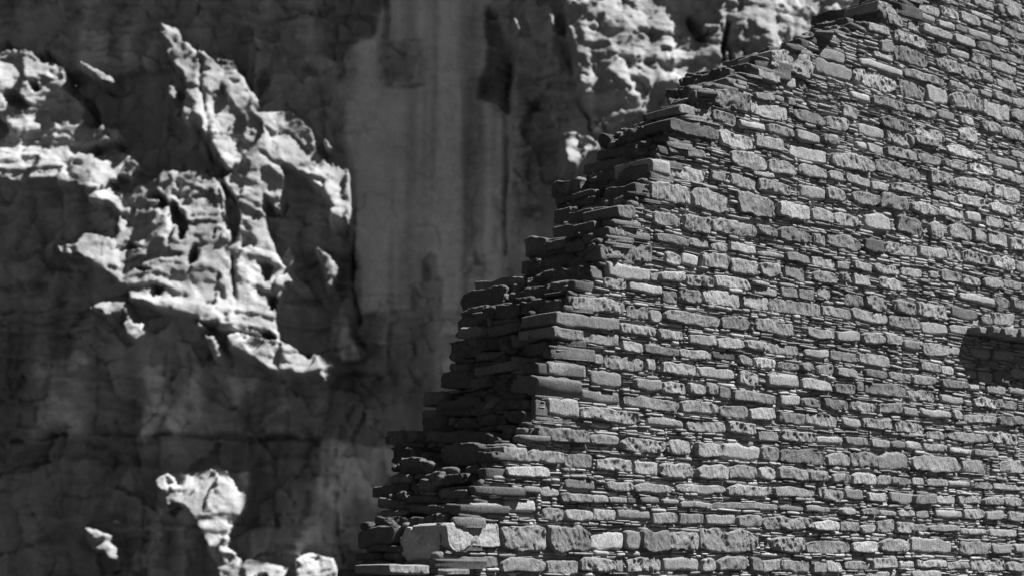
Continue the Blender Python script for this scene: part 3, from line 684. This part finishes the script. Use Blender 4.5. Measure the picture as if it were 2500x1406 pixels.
# trim everything above and left of the picture
for u0, u1, z0, z1, _ in faces:
    occ[max(0, int((z0 - zmin) / CELL)):max(0, int((z1 - zmin) / CELL) + 1), max(0, int((u0 - umin) / CELL)):max(0, int((u1 - umin) / CELL) + 1)] = True

def pack(occ, hmin, hmax, wmin, wmax, rnd):
    out = []
    nz, nu = occ.shape
    for j in range(nz):
        row = occ[j]
        i = 0
        while i < nu:
            nxt = np.argmax(~row[i:])
            if row[i + nxt]: break
            i += nxt
            run = np.argmax(row[i:])
            if run == 0: run = nu - i
            if run * CELL < .018:
                i += run; continue
            wd = int(rnd.uniform(wmin, wmax) / CELL)
            if run - wd < wmin / CELL: wd = run if run * CELL < wmax * 1.3 else run // 2
            wd = min(wd, run)
            ht = max(2, int(rnd.uniform(hmin, hmax) / CELL))
            blk = occ[j:j + ht + 3, i:i + wd]
            bad = blk.any(1)
            hh = np.argmax(bad) if bad.any() else len(bad)
            if hh <= 1: occ[j, i:i + wd] = True; i += wd; continue
            hh2 = hh if hh <= ht + 2 else ht
            occ[j:j + hh2, i:i + wd] = True
            out.append((i, i + wd, j, j + hh2))
            i += wd
    return out
rnd = random.Random(5)
chips = pack(occ, .009, .026, .045, .17, rnd)
cb = Batch()
for (i0, i1, j0, j1) in chips:
    u0, u1 = umin + i0 * CELL, umin + i1 * CELL
    z0, z1 = zmin + j0 * CELL, zmin + j1 * CELL
    w, h = u1 - u0, z1 - z0
    if w < .012 or h < .006: continue
    px_, py_ = uz_px((u0 + u1) / 2, (z0 + z1) / 2)
    if py_ < -80: continue
    pr = rnd.uniform(-.022, .010)
    if rnd.random() < .05: continue
    cb.add(w - rnd.uniform(.001, .005), h - rnd.uniform(.001, .004), rnd.choice([.55, .7, .8, .9, .95, 1.05, 1.15]) * weather(u0, z0), UV0 + (u0 + u1) / 2 * WU + (z0 + z1) / 2 * ZV + pr * WN, WU, WN,
           rnd.uniform(-.05, .05), depth=.05, style=2, res=.011, expo=rnd.uniform(2.6, 7), edge=min(.008, h * .4))
joined("chinking_spalls", cb.build(200), MAT_CHIP, wall, WB)

# ---- off-picture courses below and beyond, plainer
ob_ = Batch()
def rough_course(u0, u1, z, h):
    u = u0
    while u < u1:
        w = rnd.uniform(.16, .42)
        ob_.add(w - .012, h - .02, rnd.uniform(.8, 1.15), UV0 + (u + w / 2) * WU + (z + h / 2) * ZV + rnd.uniform(-.01, .012) * WN, WU, WN, 0, depth=.1, res=.03, expo=7, edge=.012)
        u += w
z = 0.0
while z < zmin - .03:
    h = min(rnd.uniform(.10, .18), zmin - z)
    if h > .05: rough_course(float(arris_u(z)) - (zmin - z) * .5, umax + 1.5, z, h)
    z += h
z = zmin
while z < zmax + .4:
    h = rnd.uniform(.10, .16)
    rough_course(max(umax, float(arris_u(z))), umax + 1.5, z, h)
    z += h
joined("outer_courses", ob_.build(300), MAT_STONE, wall, WB)

# ---- broken end: slabs and rubble of the core
TH = np.array([[*end_pt(a, b)] for a, b in SILH])
o_ = np.argsort(TH[:, 1])
def thick(z): return np.interp(z, TH[o_, 1], TH[o_, 0])
eb = Batch(); erect = []
for (ox, oy), lst in ENDS.items():
    for st in lst:
        x0, x1, yc, h = st[:4]
        tone = st[4] if len(st) > 4 else 1.0
        x0, x1, yc, h = ox + x0 / 3.994, ox + x1 / 3.994, oy + yc / 3.994, h / 3.994
        xc = (x0 + x1) / 2
        sl = (HOR - yc) / (VL - xc)
        sa, zc = end_pt(x0, yc + sl * (x0 - xc)); sb, zc2 = end_pt(x1, yc + sl * (x1 - xc)); sc, zc3 = end_pt(xc, yc)
        dist = np.linalg.norm(UV0 + arris_u(zc3) * WU - sc * WN + zc3 * ZV - CAM)
        hh = h / FPX * dist * 1.12
        s0, s1 = min(sa, sb), max(sa, sb)
        s0 = max(s0, .0)
        if s1 - s0 < .04: s1 = s0 + .06
        erect.append((s0, s1, zc3 - hh / 2, zc3 + hh / 2))
        prot = rnd.uniform(.0, .06)
        org = UV0 + (arris_u(zc3) - prot) * WU - (s0 + s1) / 2 * WN + zc3 * ZV
        a = rnd.uniform(-.14, .14)
        rl = rnd.uniform(-.12, .08); sty_ = rnd.choice([0, 2, 3, 3])
        if tone > 3:                                     # the lichen-covered side of the big corner block
            org = UV0 + (arris_u(zc3) - .004) * WU - (s0 + s1) / 2 * WN + zc3 * ZV; a = rl = 0.0; sty_ = 0
        ax = WN * math.cos(a) + WU * math.sin(a); out = -WU * math.cos(a) + WN * math.sin(a)
        eb.add(s1 - s0, hh, tone * rnd.uniform(.38, .55), org, ax, out, rl, depth=.34, style=sty_, res=.010, expo=rnd.uniform(5, 12), edge=min(.008, hh * .2))  # slab tone lowered: the shade of this end is put into the colour
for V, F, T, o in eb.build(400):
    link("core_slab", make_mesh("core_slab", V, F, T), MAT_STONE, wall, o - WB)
# rubble between the slabs
SN, ZN = int(1.6 / CELL), NZ
occ2 = np.zeros((ZN, SN), bool)
for j in range(ZN):
    k = int(float(thick(zr[j]) - .02) / CELL)
    occ2[j, max(0, k):] = True
for s0, s1, z0, z1 in erect:
    occ2[max(0, int((z0 - zmin) / CELL)):max(0, int((z1 - zmin) / CELL)), max(0, int(s0 / CELL)):max(0, int(s1 / CELL))] = True
rub = pack(occ2, .03, .07, .08, .28, rnd)
rb = Batch()
for (i0, i1, j0, j1) in rub:
    s0, s1, z0, z1 = i0 * CELL, i1 * CELL, zmin + j0 * CELL, zmin + j1 * CELL
    if s1 - s0 < .02 or z1 - z0 < .01: continue
    zc = (z0 + z1) / 2
    org = UV0 + (arris_u(zc) + rnd.uniform(-.05, .03)) * WU - (s0 + s1) / 2 * WN + zc * ZV
    a = rnd.uniform(-.2, .2)
    rb.add(s1 - s0, z1 - z0, rnd.uniform(.35, .75), org, WN * math.cos(a) + WU * math.sin(a), -WU * math.cos(a) + WN * math.sin(a), rnd.uniform(-.05, .05), depth=.2, style=0, res=.015, expo=4, edge=min(.02, (z1 - z0) * .35))  # rubble tone also carries the shade of the end
for _i in range(150):                                    # loose lumps and snapped ends lying in the break
    zc = rnd.uniform(zmin, zmax - .3); th = float(thick(zc))
    if zc < zmin + .38: continue
    sc = rnd.uniform(.03, max(.05, th - .03)); w_ = rnd.uniform(.04, .15)
    a = rnd.uniform(-.7, .7)
    rb.add(w_, w_ * rnd.uniform(.3, .65), rnd.uniform(.3, .7), UV0 + (arris_u(zc) - rnd.uniform(.0, .07)) * WU - sc * WN + zc * ZV, WN * math.cos(a) + WU * math.sin(a), -WU * math.cos(a) + WN * math.sin(a),  # lumps darkened too, shade of the end in their tone
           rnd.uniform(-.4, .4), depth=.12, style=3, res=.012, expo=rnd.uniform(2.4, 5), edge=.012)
joined("core_rubble", rb.build(500), MAT_STONE, wall, WB)

# ---- mortar and core body, in steps
Vc, Fc = [], []
def cbox(u0, u1, n0, n1, z0, z1):
    b = len(Vc)
    for (u, n, z_) in [(u0, n0, z0), (u1, n0, z0), (u1, n1, z0), (u0, n1, z0), (u0, n0, z1), (u1, n0, z1), (u1, n1, z1), (u0, n1, z1)]:
        Vc.append(UV0 + u * WU + n * WN + z_ * ZV - WB)
    for f in [(0, 1, 2, 3), (7, 6, 5, 4), (4, 5, 1, 0), (5, 6, 2, 1), (6, 7, 3, 2), (7, 4, 0, 3)]: Fc.append([b + k for k in f])
z = 0.0; k = 0
ztop = zmax + .3
while z < ztop:
    h = .055
    zc = z + h / 2
    ua = float(arris_u(zc)) - (max(0, zmin - zc) * .5)
    cbox(ua + .13 + rnd.uniform(0, .02), umax + 1.5 + (k % 3) * .01, -float(np.clip(thick(zc), .3, 1.3)) + .03 + rnd.uniform(0, .02), -.024 - (k % 2) * .003, z, z + h)
    z += h; k += 1
link("mortar_core", make_mesh("mortar_core", np.array(Vc), np.array(Fc), 1.0, shade=False), MAT_MORTAR, wall)

# ------------------------------------------------------------------ dry twigs caught on the broken end
s_, z_ = end_pt(1003, 1290)
tb = UV0 + (arris_u(z_) - .1) * WU - s_ * WN + z_ * ZV
Vt, Ft = [], []
for i in range(34):
    p_ = np.array([rnd.uniform(-.02, .02), rnd.uniform(-.02, .02), 0.0])
    d_ = np.array([-.55 + rnd.uniform(-.25, .25), -.1 + rnd.uniform(-.3, .3), .8 + rnd.uniform(-.2, .2)]); d_ /= np.linalg.norm(d_)
    ln = rnd.uniform(.05, .10)
    q_ = np.cross(d_, [0, 1, 0]); q_ /= np.linalg.norm(q_); r_ = np.cross(d_, q_)
    b = len(Vt)
    for (t, rad) in ((0, .0018), (.5, .0014), (1, .0006)):
        c = p_ + d_ * ln * t + np.array([0, 0, -.012 * t * t])
        for a in range(3): Vt.append(c + rad * (math.cos(a * 2.094) * q_ + math.sin(a * 2.094) * r_))
    for lv in (0, 1):
        for a in range(3): Ft.append([b + lv * 3 + a, b + lv * 3 + (a + 1) % 3, b + lv * 3 + 3 + (a + 1) % 3, b + lv * 3 + 3 + a])
tw = link("dry_twig_tuft", make_mesh("dry_twig_tuft", np.array(Vt), np.array(Ft), 1.5), MAT_CHIP, loc=tb)
tw["label"] = "small tuft of dry twigs caught on the shaded broken end of the wall"
tw["category"] = "dry plant"
print("tris", sum(len(o.data.polygons) * 2 for o in scene.objects if o.type == "MESH"))
print("stones", len(faces), "chips", len(cb.items), "rubble", len(rb.items), "cliff verts", ni * nj)
